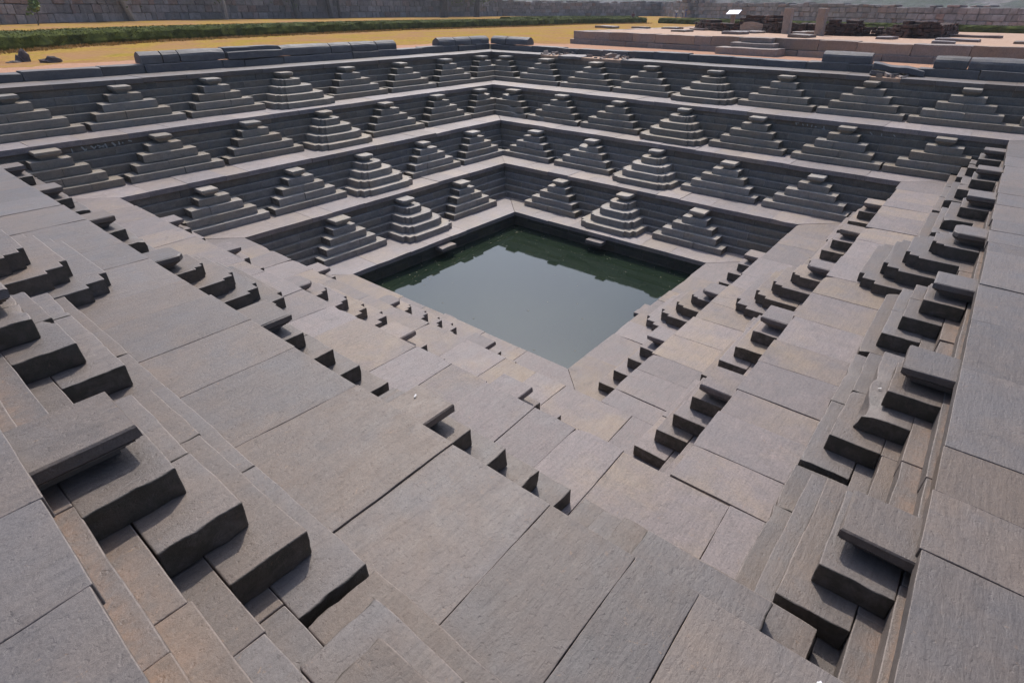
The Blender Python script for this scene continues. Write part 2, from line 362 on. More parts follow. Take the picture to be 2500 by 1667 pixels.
# floors
for l in range(5):
    for sd in SIDES:
        D0 = LD[l][sd]; D1 = LD[l+1][sd] if l < 4 else KERB_D + .25
        back = D1 - .12 if l < 4 else D1
        n0, n1 = NEIGH[sd]; ea, eb = -LD[l][n0], LD[l][n1]
        mb = MB(); mat = 'granite' if l < 3 else 'schist'
        J = splits(ea, eb, .62, 1.25, JOINTS.get((l, sd), ()))
        butt = l >= 1 and near(sd)
        slant = rng.normal(size=len(J)+2)*.022
        if butt: J[0] = -(LD[l]['NL']-.004) if sd == 'NR' else -((LD[l+1]['NR']-.12) if l < 4 else KERB_D)
        if butt and J[1]-J[0] > 1.5: J.insert(1, (J[0]+J[1])/2)
        for i in range(len(J)-1):
            a0, a1 = J[i], J[i+1]; first, last = i == 0, i == len(J)-2
            if l == 4 and sd == 'FR' and any(g0 < (a0+a1)/2 < g1 for g0, g1 in FR_GAPS): continue
            lip = rng.normal()*.010; z = LZ[l] + rng.normal()*.0035
            sg = .08 if (near(sd) and l >= 3) else (.16 if near(sd) and l >= 1 else .4)
            if l == 4 and not near(sd): sg = .5
            g = .0008 + (0.005*rng.random() if rng.random() < .22 else 0)
            mb.block(sd, a0 + (g if not first else .003), a1 - (g if not last else .003), D0 + lip, back, z - .13, z, .006, sg,
                     (-1 if first and not butt else 0 if first else slant[i]), (1 if last else slant[i+1]), .0032, chips=(rng.integers(0, 2) if l < 3 else 0), jag=(.5 if near(sd) else 1))
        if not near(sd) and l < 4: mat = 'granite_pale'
        o = mb.build('terrace_floor', M[mat]); o['kind'] = 'structure'
        o['label'] = ('paved stone ledge around the water' if l == 0 else 'paved rim terrace at the top' if l == 4 else 'paved stone terrace above the %s of pyramids' % ROW_TXT[l]) + ', ' + SIDE_TXT[sd]
        o['category'] = 'terrace'
        # bed of earth and rubble under the slabs, seen only in open joints
        bd = MB(); dz = .022
        bd.block(sd, ea-.09, eb+.09, D0 + .09, back - .01, LZ[l]-.30, LZ[l]-dz, .01, 2.0, -1, 1, 0)
        b = bd.build('joint_filling', M['soil' if (l == 4 and sd == 'FR') else 'bed'], None, wn=False); b['kind'] = 'structure'; b['label'] = 'dirt filling between the terrace slabs, %s, level %s' % (SIDE_TXT[sd], ('of the water ledge', 'over the lowest row', 'over the second row', 'over the third row', 'of the rim')[l]); b['category'] = 'dirt'
# stepped walls between the terraces
for r in range(1, 5):
    for sd in SIDES:
        zb, D = LZ[r-1], LD[r][sd]; n0, n1 = NEIGH[sd]
        X, Y = to_world(sd, 0, D - CF[r][0])
        w = empty('stepped_wall', (X, Y, zb), 'stepped stone wall behind the %s of pyramids, %s' % (ROW_TXT[r], SIDE_TXT[sd]), 'wall', 'stepped walls of the tank')
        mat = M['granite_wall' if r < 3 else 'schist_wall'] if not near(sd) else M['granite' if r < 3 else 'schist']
        for k in range(4):
            df = D - CF[r][k]; db = D + .10
            ea, eb = -(LD[r][n0]-CF[r][k]), LD[r][n1]-CF[r][k]
            mb = MB((X, Y, zb)); J = splits(ea, eb, .7, 1.7)
            for i in range(len(J)-1):
                fst, lst = i == 0, i == len(J)-2
                mb.block(sd, J[i]+.002, J[i+1]-.002, df+rng.normal()*.006, db - k*.012, zb+HS[k]+(.002 if k else -.02), zb+HS[k+1]+rng.normal()*.003, .009, .22 if near(sd) else .5,
                         -1 if fst else 0, 1 if lst else 0, .003, chips=int(rng.random() < .3), dirt_back=(0 if not near(sd) else .16 if (r == 4 and k == 3) else .045))
            mb.build('course', mat, w)
        mb = MB((X, Y, zb)); ea, eb = -(LD[r][n0]+.05), LD[r][n1]+.05; J = splits(ea, eb, .6, 1.4)
        for i in range(len(J)-1):
            mb.block(sd, J[i]+.002, J[i+1]-.002, D+.05+rng.normal()*.006, D+.40, zb+HS[4]-.03, LZ[r]-.133, .008, .5, -1 if i == 0 else 0, 1 if i == len(J)-2 else 0, .003)
        mb.build('upper_course', M['lip'], w)
# wall under the water ledge, with the four flat stones that stick out of it
for sd in SIDES:
    D = LD[0][sd]; n0, n1 = NEIGH[sd]; X, Y = to_world(sd, 0, D+.06)
    mb = MB((X, Y, WATER_Z-.5)); zz = [WATER_Z-.5, WATER_Z+.05, WATER_Z+.22, LZ[0]-.133]
    for k in range(3):
        J = splits(-LD[0][n0]-.06, LD[0][n1]+.06, .5, 1.1)
        for i in range(len(J)-1): mb.block(sd, J[i]+.002, J[i+1]-.002, D+.06+rng.normal()*.006, D+.5, zz[k], zz[k+1]-.003, .01, .5, -1 if i == 0 else 0, 1 if i == len(J)-2 else 0, .003)
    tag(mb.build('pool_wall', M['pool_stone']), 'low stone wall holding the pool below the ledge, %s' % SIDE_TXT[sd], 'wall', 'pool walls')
    ac = {'NL': -.1, 'FR': .02, 'NR': .12, 'FL': -.02}[sd]
    X, Y = to_world(sd, ac, D-.1); mb = MB((X, Y, LZ[0]-.28))
    mb.block(sd, ac-.29, ac+.29, D-.27, D+.3, LZ[0]-.28, LZ[0]-.16, .02, .15, 0, 0, .008, chips=2)
    tag(mb.build('projecting_stone', M['granite']), 'flat stone sticking out over the water below the ledge, %s' % SIDE_TXT[sd], 'stone', 'flat stones over the water')
me = bpy.data.meshes.new('water'); s_ = 3.75
me.from_pydata([(-s_, -s_, WATER_Z), (s_, -s_, WATER_Z), (s_, s_, WATER_Z), (-s_, s_, WATER_Z)], [], [(0, 1, 2, 3)]); me.materials.append(M['water'])
o = bpy.data.objects.new('water', me); COL.objects.link(o); tag(o, 'dark green still water of the square pool', 'water', None, 'structure')

P = []; F = []
for _ in range(170):
    x, y = (3.3-abs(rng.normal())*.55, -3.2+6.4*rng.random()) if rng.random() < .5 else (-3.2+6.4*rng.random(), 3.3-abs(rng.normal())*.45)
    if rng.random() < .15: x, y = -3.2+6.4*rng.random(), -3.2+6.4*rng.random()
    a = rng.random()*6.28; q = .010+.022*rng.random(); n = len(P); e = (math.cos(a)*q, math.sin(a)*q)
    P += [(x-e[0], y-e[1], WATER_Z+.004), (x+e[1]*.5, y-e[0]*.5, WATER_Z+.005), (x+e[0], y+e[1], WATER_Z+.004), (x-e[1]*.5, y+e[0]*.5, WATER_Z+.006)]; F.append((n, n+1, n+2, n+3))
M['float'] = simple('floating_leaf', (.06, .055, .03), (.30, .26, .18), 9, .8, 0, 0)
me = bpy.data.meshes.new('floating_leaves'); me.from_pydata(P, [], F); me.materials.append(M['float']); o = bpy.data.objects.new('floating_leaves', me); COL.objects.link(o); tag(o, 'specks of leaf litter floating on the dark pool', 'leaf litter', None, 'stuff')

# ------------------------------------------------------------------ stepped pyramids
ORD = ['first', 'second', 'third', 'fourth', 'fifth', 'sixth', 'seventh', 'eighth', 'ninth']
CENT = {1: (0, 2.50), 2: (0, 2.52, 5.05), 3: (0, 2.56, 5.12, 7.62), 4: (0, 2.52, 5.08, 7.63, 9.95)}
HALF = {1: 1.10, 2: 1.20, 3: 1.225, 4: 1.245}
def step_blocks(mb, sd, a0, a1, d0, d1, z0, z1, sg, chips, cr, alt):
    J = [a0, a1]
    if a1-a0 > .9 and rng.random() < .65: J = [a0, a0+(a1-a0)*(.3+.4*rng.random()), a1]
    tn, wm = (.22 if alt else .70) + rng.normal()*.10, rng.random()*.6 + (.4 if alt else 0)
    for i in range(len(J)-1):
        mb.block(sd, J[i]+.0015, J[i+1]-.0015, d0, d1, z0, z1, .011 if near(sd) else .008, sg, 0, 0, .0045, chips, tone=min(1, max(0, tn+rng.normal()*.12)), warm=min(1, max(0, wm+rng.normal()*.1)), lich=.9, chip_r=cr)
OV = {(4, 'NL', -1): (-2.50, 1.31), (4, 'NL', -2): (-5.08, 1.33), (3, 'NL', -2): (-5.27, 1.23), (3, 'NL', -1): (-2.66, 1.24), (3, 'NR', -2): (-4.88, 1.24), (3, 'NR', -1): (-2.43, 1.08), (3, 'NR', -3): (-7.44, 1.2),
      (2, 'NR', -2): (-4.85, .97), (2, 'NR', -1): (-2.54, 1.2), (2, 'NL', -1): (-2.58, 1.2), (2, 'NL', -2): (-4.77, .98), (3, 'NL', -3): (-7.85, 1.22), (4, 'NL', -3): (-7.75, 1.28)}
def pyramid(r, sd, c, idx, n_each):
    zb, D = LZ[r-1], LD[r][sd]; mid = idx == 0
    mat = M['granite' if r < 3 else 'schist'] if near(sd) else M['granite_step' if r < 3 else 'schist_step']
    W = HALF[r] - abs(rng.normal())*.02
    if (r, sd, idx) in OV: c, W = OV[r, sd, idx]
    X, Y = to_world(sd, c, D - CF[r][0] - PF*.5)
    pos = 'in the middle of the' if mid else None
    if mid: lab = 'notched corner stepped pyramid, middle of the %s, %s' % (ROW_TXT[r], SIDE_TXT[sd])
    else:
        if near(sd): cnt = n_each + 1 + idx; ref = 'the near corner'
        else: cnt = n_each + 1 - idx; ref = 'the far corner'
        lab = 'square cornered stepped pyramid, %s from %s, %s, %s' % (ORD[cnt-1], ref, ROW_TXT[r], SIDE_TXT[sd])
    root = empty('stepped_pyramid', (X, Y, zb), lab, 'stone steps', 'stepped pyramids of the ' + ROW_TXT[r])
    sg = (.06 if r == 4 else .10 if r == 3 else .22) if near(sd) else .6
    n0, n1 = NEIGH[sd]
    dj = rng.normal(size=5)*.008; aj = rng.normal(size=5)*.012
    ws = [W, W*.785, W*.572, W*.352]
    worn = rng.random() < .3; lost = (r, sd, idx) == (2, 'FL', -2) and False
    if mid: ws = [w*.92 for w in ws]
    for k in range(4):
        cf = D - CF[r][k]; f = cf - PF + dj[k]; z0 = zb + HS[k] + (.002 if k else 0); z1 = zb + HS[k+1] + rng.normal()*.002
        mb = MB((X, Y, zb))
        if mid:
            pr = (.51, .40, .29, .17)[k]; w = ws[k]
            s1, s2, s3 = (w, w*.885, w*.70)
            if k == 3: s2, s3 = w*.84, w*.62
            f0 = f - pr; q1, q2 = f0 + (.27, .24, .20, .16)[k], f0 + (.075, .07, .06, .05)[k]
            o = [(c-s1, cf-.004), (c-s1, q1), (c-s2, q1), (c-s2, q2), (c-s3, q2), (c-s3, f0), (c+s3, f0), (c+s3, q2), (c+s2, q2), (c+s2, q1), (c+s1, q1), (c+s1, cf-.004)]
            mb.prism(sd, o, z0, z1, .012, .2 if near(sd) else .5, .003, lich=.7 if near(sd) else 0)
        else:
            a0, a1 = c - ws[k] + aj[k], c + ws[k] + aj[k]
            # corners of the tank cut a pyramid off
            g = (lambda s2: (LD[r][s2]-CF[r][k]) - (PF if sd in ('FR', 'NR') else 0) - .004)
            a0, a1 = max(a0, -g(n0)), min(a1, g(n1))
            if a1 - a0 < .12: continue
            step_blocks(mb, sd, a0, a1, f, cf-.004, z0, z1, sg if not (worn and sg > .2) else .14, int(rng.integers(0, 3)) if near(sd) else int(rng.random() < .35), .16 if worn and rng.random() < .5 else .05, (k+idx) % 2)
        mb.build('step', mat, root, smooth=not mid)
    # cap: a flat slab over a waisted neck
    cw = .235 + rng.normal()*.012; ct = D - CF[r][3] - PF*.93; cb = D + .045
    if c-cw < -(LD[r][n0]-.3) or c+cw > LD[r][n1]-.3: 
        c = math.copysign(min(abs(c), LD[r][n1 if c > 0 else n0] - .95), c)
    zt = zb + HS[4]
    if lost: return root
    cw0 = cw; cw *= 1 + rng.normal()*.06; c += rng.normal()*.012
    cap = MB((X, Y, zb)); cap.rings(sd, [(c-cw+.02, c+cw-.02, ct+.02, cb, zt+.10), (c-cw, c+cw, ct, cb, zt+.115), (c-cw, c+cw, ct, cb, zt+.178), (c-cw+.012, c+cw-.012, ct+.012, cb, zt+.19)], corner=.07 if mid else 0)
    co = cap.build('cap_stone', mat, root, smooth=False)
    if r == 3 and sd == 'NL' and idx == -3: bpy.data.objects.remove(co); return root      # its cap is lost
    nk = MB((X, Y, zb)); nb = cb-.01
    prof = [(.105, .003), (.105, .03), (.085, .034), (.085, .050), (.060, .056), (.060, .070), (.035, .076), (.035, .088), (.012, .0985)]
    nk.rings(sd, [(c-cw+q, c+cw-q, ct+q, nb, zt+h) for q, h in prof], corner=.05 if mid else 0, jit=.0015)
    no = nk.build('neck', mat, co, smooth=False)
    return root
for r in range(1, 5):
    C = CENT[r]; n = len(C)-1
    for sd in SIDES:
        for i in range(-n, n+1):
            if r == 4 and sd == 'NR' and i < 3: continue          # wholly outside the photograph
            if r == 4 and sd == 'NL' and i > 1: continue
            c = math.copysign(C[abs(i)], i) if i else 0.0
            pyramid(r, sd, c + rng.normal()*.015, i, n)

# ------------------------------------------------------------------ kerb and parapet on the rim
def kerb(sd, joints, lab):
    X, Y = to_world(sd, 0, KERB_D); root = empty('kerb_wall', (X, Y, 0), lab, 'kerb')
    for a0, a1 in zip(joints[:-1], joints[1:]):
        mb = MB((X, Y, 0)); h = GROUND_Z + .03 + rng.normal()*.02
        mb.block(sd, a0+.006, a1-.006, KERB_D+rng.normal()*.02, KERB_D+.5, -.02, h, .02, .3, 0, 0, .010, 2, tilt=rng.normal()*.006)
        mb.build('kerb_block', M['parapet'], root)
kerb('FL', (-13, -11.4, -9.3, -8.2, -6.79, -4.9, -3.72, -1.31, -.55, .93, 2.6, 3.96, 5.26, 7.7, 9.0, 9.98, 11.2, 12.18), 'low kerb of dark stone blocks along the rim of the far left side')
kerb('FR', (-13, -11, -9.2, -7.6, -5.98, ), 'low kerb of dark stone blocks on the far right rim, right of the collapsed gap')
kerb('FR', (-4.75, -3.99, -2.65, -.98, .07, 1.74, 3.27, 4.43, 5.68, 6.93, 7.8, 9.6, 10.9, 12.18), 'low kerb of dark stone blocks on the far right rim, left of the collapsed gap')
def parapet(sd, a0, a1, lab, h=.33, prof=0, grp='rounded parapet stones'):
    d = KERB_D + .10; X, Y = to_world(sd, (a0+a1)/2, d+.2); z = GROUND_Z + .045
    mb = MB((X, Y, z)); w = .52
    pr = [(0, 0), (0, .17), (.03, .23), (.12, .29), (.24, h), (.36, .30), (.47, .22), (w, .12), (w, 0)] if prof == 0 else [(-.12, 0), (-.12, .20), (-.10, .215), (.10, .22), (.10, .31), (.12, h), (w, h), (w, 0)]
    n = len(pr); m = max(2, int((a1-a0)/.4)+1); P = []
    for i, t in enumerate(np.linspace(0, 1, m)):
        for (dd, zz) in pr:
            sc_ = .93 if i in (0, m-1) else 1.0
            X2, Y2 = to_world(sd, a0+.008+(a1-a0-.016)*t, d + .26 + (dd-.26)*sc_ + rng.normal()*.006); P.append((X2, Y2, z + zz*(.97 if sc_ < 1 else 1) + rng.normal()*.004))
    F = []
    for i in range(m-1):
        for k in range(n): F.append([i*n+k, (i+1)*n+k, (i+1)*n+(k+1) % n, i*n+(k+1) % n])
    F.append(list(range(n))); F.append([(m-1)*n+k for k in range(n)][::-1])
    mb.add(np.array(P), F, None, None, 0.0, 0.0, not FLIP[sd])
    o = mb.build('parapet_stone', M['parapet'], None, smooth=False)
    return tag(o, lab, 'stone', grp)
for a0, a1, lab, pf in ((-3.75, -3.12, 'short rounded parapet stone at left end of left run, far left rim', 0), (-3.1, -2.6, 'short rounded parapet stone, second in the left run on the far left rim', 0), (-2.58, -1.12, 'rounded parapet stone left of the raised square cut block on the far left rim', 0),
        (-1.08, .95, 'raised square cut parapet block, stepped along its front, far left rim', 1), (.98, 3.05, 'long rounded parapet stone just right of the raised square cut block, far left rim', 0), (3.07, 4.02, 'rounded parapet stone, third from right end of left run, far left rim', 0),
        (4.04, 5.28, 'rounded parapet stone, second from right end of left run, far left rim', 0), (5.3, 6.33, 'rounded parapet stone at the right end of the left run, far left rim', 0),
        (8.85, 9.9, 'rounded parapet stone at the left end of the corner run, far left rim', 0), (9.92, 11.0, 'rounded parapet stone in the middle of the corner run, far left rim', 0), (11.02, 12.28, 'rounded parapet stone meeting the far corner, far left rim', 0)):
    parapet('FL', a0, a1, lab, .34, pf)
for a0, a1, lab, pf in ((11.3, 12.25, 'rounded parapet stone at the far corner on the far right rim', 0), (9.9, 11.27, 'rounded parapet stone with a free right end near the corner, far right rim', 0), (-4.60, -3.08, 'single dark rounded parapet stone standing alone on the far right rim', 0),
        (-7.22, -6.34, 'rounded parapet stone at the left end of the right hand run, far right rim', 0), (-9.3, -7.24, 'long rounded parapet stone, second in the right hand run, far right rim', 0), (-11.4, -9.32, 'long rounded parapet stone, third in the right hand run, far right rim', 0)):
    parapet('FR', a0, a1, lab, .34, pf)
# collapsed places on the far right rim
mb = MB((12.0, -5.45, 0)); mb.obox((12.15, -5.45, .08), (.75, 1.45, .17), .12, .02, .25, .02, (.06, .10)); tag(mb.build('fallen_slab', M['parapet']), 'broken dark slab lying tilted in the gap of the far right rim', 'slab')
mb = MB((11.75, -5.2, 0)); mb.obox((11.78, -5.15, -.06), (.55, .8, .14), .25, .02, .2, .02, (-.1, .06)); tag(mb.build('fallen_slab', M['parapet']), 'small dark slab lying under the broken tilted slab, far right rim', 'slab')
mb = MB((11.3, 6.55, 0)); mb.obox((11.45, 6.60, -.10), (.95, 1.1, .12), .03, .015, .25, .01, (0, 0)); tag(mb.build('fallen_slab', M['granite']), 'loose pale coping slab left between two gaps of the far right rim', 'slab')
def rock(name, c, s, lab, cat, mat, grp=None, seed=0, sub=3):
    bm = bmesh.new(); bmesh.ops.create_icosphere(bm, subdivisions=sub, radius=1); rs = np.random.default_rng(seed); ph = rs.random(12)*6.28
    for vv in bm.verts:
        p = vv.co.copy(); q = 1 + .22*math.sin(3*p.x+ph[0]+2*p.y) + .18*math.sin(4*p.y+ph[1]-3*p.z) + .12*math.sin(7*p.z+ph[2]+5*p.x) + .06*math.sin(13*p.x+11*p.y+ph[3])
        vv.co = Vector((p.x*q*s[0], p.y*q*s[1], max(-.25, p.z*q)*s[2]))
    me = bpy.data.meshes.new(name); bm.to_mesh(me); bm.free(); me.materials.append(mat); o = bpy.data.objects.new(name, me); COL.objects.link(o); o.location = c
    return tag(o, lab, cat, grp)
mb = MB()
for g0, g1 in FR_GAPS:
    for _ in range(34):
        x = 11.2 + 1.0*rng.random(); y = g0+.1+(g1-g0-.2)*rng.random(); q = .05+.12*rng.random()**2
        mb.obox((x, y, -.11+.10*rng.random()*(x-11)), (q*1.6, q*1.2, q), rng.random()*3, .015, .3, .01, (rng.normal()*.3, rng.normal()*.3))
tag(mb.build('rubble', M['platform']), 'small rubble lying in the collapsed gaps of the far right rim', 'rubble', None, 'stuff')

# ------------------------------------------------------------------ ground
bm = bmesh.new(); gh = KERB_D + .42; ext = [-900, -200, -60, -gh, gh, 20, 30, 60, 200, 900]
xs = ext; grid = {}
for i, x in enumerate(xs):
    for j, y in enumerate(xs): grid[i, j] = bm.verts.new((x, y, GROUND_Z))
for i in range(len(xs)-1):
    for j in range(len(xs)-1):
        if xs[i] == -gh and xs[j] == -gh: continue
        bm.faces.new((grid[i, j], grid[i+1, j], grid[i+1, j+1], grid[i, j+1]))
me = bpy.data.meshes.new('ground'); bm.to_mesh(me); bm.free(); me.materials.append(M['ground']); o = bpy.data.objects.new('ground', me); COL.objects.link(o)
tag(o, 'dry yellow grass and bare pinkish soil around the tank', 'ground', None, 'structure')
# grass tufts
def tufts(name, pts, lab, hh, mat):
    P = []; F = []
    for x, y in pts:
        for _ in range(5):
            a = rng.random()*6.28; h = hh*(.4+rng.random()); w = .02+.02*rng.random(); bx, by = x+rng.normal()*.06, y+rng.normal()*.06; lx, ly = rng.normal()*.35*h, rng.normal()*.35*h
            n = len(P); P += [(bx-w*math.cos(a), by-w*math.sin(a), GROUND_Z), (bx+w*math.cos(a), by+w*math.sin(a), GROUND_Z), (bx+lx, by+ly, GROUND_Z+h)]; F.append((n, n+1, n+2))
    me = bpy.data.meshes.new(name); me.from_pydata(P, [], F); me.materials.append(mat); o = bpy.data.objects.new(name, me); COL.objects.link(o); tag(o, lab, 'grass', None, 'stuff')
M['straw'] = simple('straw', (.36, .21, .06), (.48, .31, .10), 2, .9, 0, 0)
HEDGE = [(-14, 15.5), (-5.2, 21.9), (-2.2, 24.0), (2.7, 26.1), (6.9, 27.1), (14.5, 28.7), (21.6, 29.8), (33, 29.8), (37.1, 29.4), (48, 30.3), (58, 27.5)]
def along(poly, t):
    L = [math.hypot(b[0]-a[0], b[1]-a[1]) for a, b in zip(poly[:-1], poly[1:])]; s = t*sum(L)
    for (a, b), l in zip(zip(poly[:-1], poly[1:]), L):
        if s <= l: return a[0]+(b[0]-a[0])*s/l, a[1]+(b[1]-a[1])*s/l, math.atan2(b[1]-a[1], b[0]-a[0])
        s -= l
    return *poly[-1], math.atan2(poly[-1][1]-poly[-2][1], poly[-1][0]-poly[-2][0])
pts = []
for _ in range(2600):
    x, y, a = along(HEDGE, rng.random()); pts.append((x+rng.normal()*.2+.1*math.sin(a), y-.15-abs(rng.normal())*.35))
tufts('dry_grass', pts, 'tufts of dry grass along the foot of the long hedge', .10, M['straw'])

# ------------------------------------------------------------------ hedges
def hedge(poly, width, height, lab, dens=1.0):
    L = sum(math.hypot(b[0]-a[0], b[1]-a[1]) for a, b in zip(poly[:-1], poly[1:])); n = max(6, int(L/.5)); root = empty('hedge', (poly[0][0], poly[0][1], GROUND_Z), lab, 'hedge')
    P = []; F = []; prof = [(0, -.05), (-.03, .3), (.02, .75), (.10, .95), (.3, 1.0), (.7, 1.0), (.9, .93), (1.02, .6), (1.0, -.05)]; m = len(prof)
    for i in range(n+1):
        x, y, a = along(poly, i/n); nx, ny = -math.sin(a), math.cos(a)
        for k, (u, h) in enumerate(prof):
            w = width*u + rng.normal()*.05; P.append((x+nx*w - poly[0][0], y+ny*w - poly[0][1], max(-.05, h*height + rng.normal()*.02)))
    for i in range(n):
        for k in range(m-1): F.append((i*m+k, (i+1)*m+k, (i+1)*m+k+1, i*m+k+1))
    F.append(tuple(range(m))); F.append(tuple(n*m+k for k in range(m))[::-1])
    me = bpy.data.meshes.new('clipped_body'); me.from_pydata(P, [], F); me.materials.append(M['hedge']); o = bpy.data.objects.new('clipped_body', me); COL.objects.link(o); o.parent = root
    P = []; F = []
    for _ in range(int(L*420*dens)):
        x, y, a = along(poly, rng.random()); nx, ny = -math.sin(a), math.cos(a)
        if rng.random() < .55: w = rng.random()*width; h = height + rng.normal()*.012
        else: w = -.02+rng.normal()*.04; h = rng.random()*height
        c = np.array([x+nx*w-poly[0][0], y+ny*w-poly[0][1], h]); e1 = rng.normal(size=3); e1 /= np.linalg.norm(e1); e2 = np.cross(e1, rng.normal(size=3)); e2 /= np.linalg.norm(e2); q = .018+.018*rng.random()
        b = len(P); P += [tuple(c-e1*q), tuple(c+e2*q*.6), tuple(c+e1*q), tuple(c-e2*q*.6)]; F.append((b, b+1, b+2, b+3))
    me = bpy.data.meshes.new('leaves'); me.from_pydata(P, [], F); me.materials.append(M['hedge']); o = bpy.data.objects.new('leaves', me); COL.objects.link(o); o.parent = root
hedge(HEDGE, 2.2, .62, 'long clipped dark green hedge across the dry lawn behind the tank', 1.0)
hedge([(60, 27), (56, 14), (52, 3), (50, -3.2), (49.7, -8.1), (49.5, -14)], 1.8, .58, 'clipped green hedge behind the brick ruins and the platform', .8)
hedge([(44, 37), (56, 38.5), (68, 34)], 1.6, .62, 'short clipped hedge behind the right end of the long hedge', .6)

# ------------------------------------------------------------------ boundary walls
def bwall(poly, hts, lab, bh=.75, thick=1.2, hj=.12):
    root_xy = poly[0]; mb = MB((*root_xy, GROUND_Z)); 
    hts = [hts]*len(poly) if np.isscalar(hts) else hts
    for (p, q), height in zip(zip(poly[:-1], poly[1:]), hts):
        L = math.hypot(q[0]-p[0], q[1]-p[1]); mb.obox(((p[0]+q[0])/2, (p[1]+q[1])/2, GROUND_Z-.3), (L, thick*.6, height), math.atan2(q[1]-p[1], q[0]-p[0]), .05, 30, 0, tone=0.0, warm=0.0)
    for (p, q), ha, hb in zip(zip(poly[:-1], poly[1:]), hts, list(hts[1:])+[hts[-1]]):
        L = math.hypot(q[0]-p[0], q[1]-p[1]); ang = math.atan2(q[1]-p[1], q[0]-p[0]); nr = int(max(ha, hb)/bh)+1
        for k in range(nr):
            x = -rng.random()*.5
            while x < L:
                w = .7+1.1*rng.random(); x1 = min(x+w, L+.2); cx = (x+x1)/2; left = ha+(hb-ha)*min(1, max(0, cx/L)) - bh*k
                h = min(bh, left + (rng.normal()*hj if left < bh else 0))
                if h < .12: x = x1; continue
                mb.obox((p[0]+math.cos(ang)*cx, p[1]+math.sin(ang)*cx, GROUND_Z+k*bh), (x1-x-.05, thick+rng.normal()*.06, h-.04), ang, .05, 3.0, .02)
                x = x1
    return tag(mb.build('boundary_wall', M['boundary'], None, smooth=False), lab, 'wall')
bwall([(-26, 40), (3.4, 62.4), (10.3, 67), (22.3, 73.6), (31.7, 74.8), (46.2, 74.6), (59.7, 74.5), (86, 74.8)], 6.4, 'tall dark stone boundary wall behind the left part of the hedge', .8)
bwall([(84, 78), (92, 72), (121.5, 57.2), (107.7, 44), (96, 26), (82, 7), (76, -2), (70.9, -7.5), (60, -18)], [2.75, 2.7, 2.85, 2.7, 2.4, 2.15, 1.95, 1.85, 1.8], 'lower weathered stone boundary wall behind the ruins on the right', .62)
mb = MB((109, 40, GROUND_Z))
for k in range(6): 
    for j in range(4): mb.obox((106.6-.05*k, 43.2-1.5*j+.3*k, GROUND_Z+k*.62), (2.2-.12*k, 1.45, .6), .95, .05, 3, .03)
tag(mb.build('buttress', M['boundary'], None, smooth=False), 'sloping stone buttress standing out from the boundary wall on the right', 'buttress')
# hills behind
def hill(c, rx, ry, h, lab, seed):
    rs = np.random.default_rng(seed); ph = rs.random(20)*6.28; n, m = 90, 40; P = []; F = []
    for i in range(n+1):
        for j in range(m+1):
            u = -1+2*i/n; w = -1+2*j/m; x = u*rx; y = w*ry; b = max(0, 1-u*u)**.7*max(0, 1-w*w)**.8
            z = h*b*(1+.25*math.sin(u*7+ph[0])+.18*math.sin(u*17+ph[1]+w*5)+.12*math.sin(w*19+ph[2]+u*23)+.06*math.sin(u*61+ph[3])+.05*math.sin(w*57+u*41+ph[4]))
            P.append((x, y, z-.5))
    for i in range(n):
        for j in range(m): q = i*(m+1)+j; F.append((q, q+m+1, q+m+2, q+1))
    me = bpy.data.meshes.new('hill'); me.from_pydata(P, [], F); me.materials.append(M['hill']); o = bpy.data.objects.new('hill', me); COL.objects.link(o); o.location = (c[0], c[1], GROUND_Z); o.rotation_euler.z = c[2]
    tag(o, lab, 'hill', None, 'structure')
hill((420, 60, 1.45), 320, 120, 26, 'hazy boulder hill behind the right boundary wall', 3)
hill((330, 300, 2.4), 260, 100, 24, 'hazy wooded hill behind the middle of the boundary wall', 5)

# ------------------------------------------------------------------ granite platform with its ruins
PZ = .80
P0 = np.array([15.75, 9.9]); PE = np.array([14.0, -11.5]); pd = (PE-P0)/np.linalg.norm(PE-P0); pang = math.atan2(pd[1], pd[0]); pn = np.array([-pd[1], pd[0]])   # front line, pn points back (+x)
if pn[0] < 0: pn = -pn
def plat(s, b): q = P0 + pd*s + pn*b; return q[0], q[1]
PL = float(np.linalg.norm(PE-P0)); PB = 17.0
plt = empty('stone_platform', (*plat(0, 0), GROUND_Z), 'low platform of large granite blocks beside the far right rim', 'platform')
org = (*plat(0, 0), GROUND_Z)
mb = MB(org); s = 0
while s < PL:
    w = .8+1.3*rng.random(); x, y = plat(s+w/2, .41); mb.obox((x, y, GROUND_Z-.05), (w-.012, .6, .26), pang, .02, .5, .008); s += w
b = .6
while b < PB:
    w = .8+1.2*rng.random(); x, y = plat(.30, b+w/2); mb.obox((x, y, GROUND_Z-.05), (.6, w-.012, .26), pang, .02, .5, .008); b += w
mb.build('plinth', M['platform'], plt)
s = 0.15; k = 0
while s < PL:
    w = .75+1.5*rng.random(); 
    if 8.0 < s+w/2 < 8.9: w = 8.95-s
    mb = MB(org); x, y = plat(s+w/2, .5); mb.obox((x, y, GROUND_Z+.213), (w-.012, .62, PZ-GROUND_Z-.225+rng.normal()*.012), pang, .018, .4, .008); mb.build('wall_block', M['platform'], plt); s += w
b = .85
while b < PB:
    w = .8+1.4*rng.random(); mb = MB(org); x, y = plat(.5, b+w/2); mb.obox((x, y, GROUND_Z+.213), (.62, w-.012, PZ-GROUND_Z-.235), pang, .018, .5, .008); mb.build('wall_block', M['platform'], plt); b += w
q = [plat(.6, .7), plat(PL, .7), plat(PL, PB), plat(.6, PB)]
bm = bmesh.new(); vs = [bm.verts.new((x-org[0], y-org[1], PZ-.035-GROUND_Z)) for x, y in q]; vb = [bm.verts.new((x-org[0], y-org[1], 0.0)) for x, y in q]
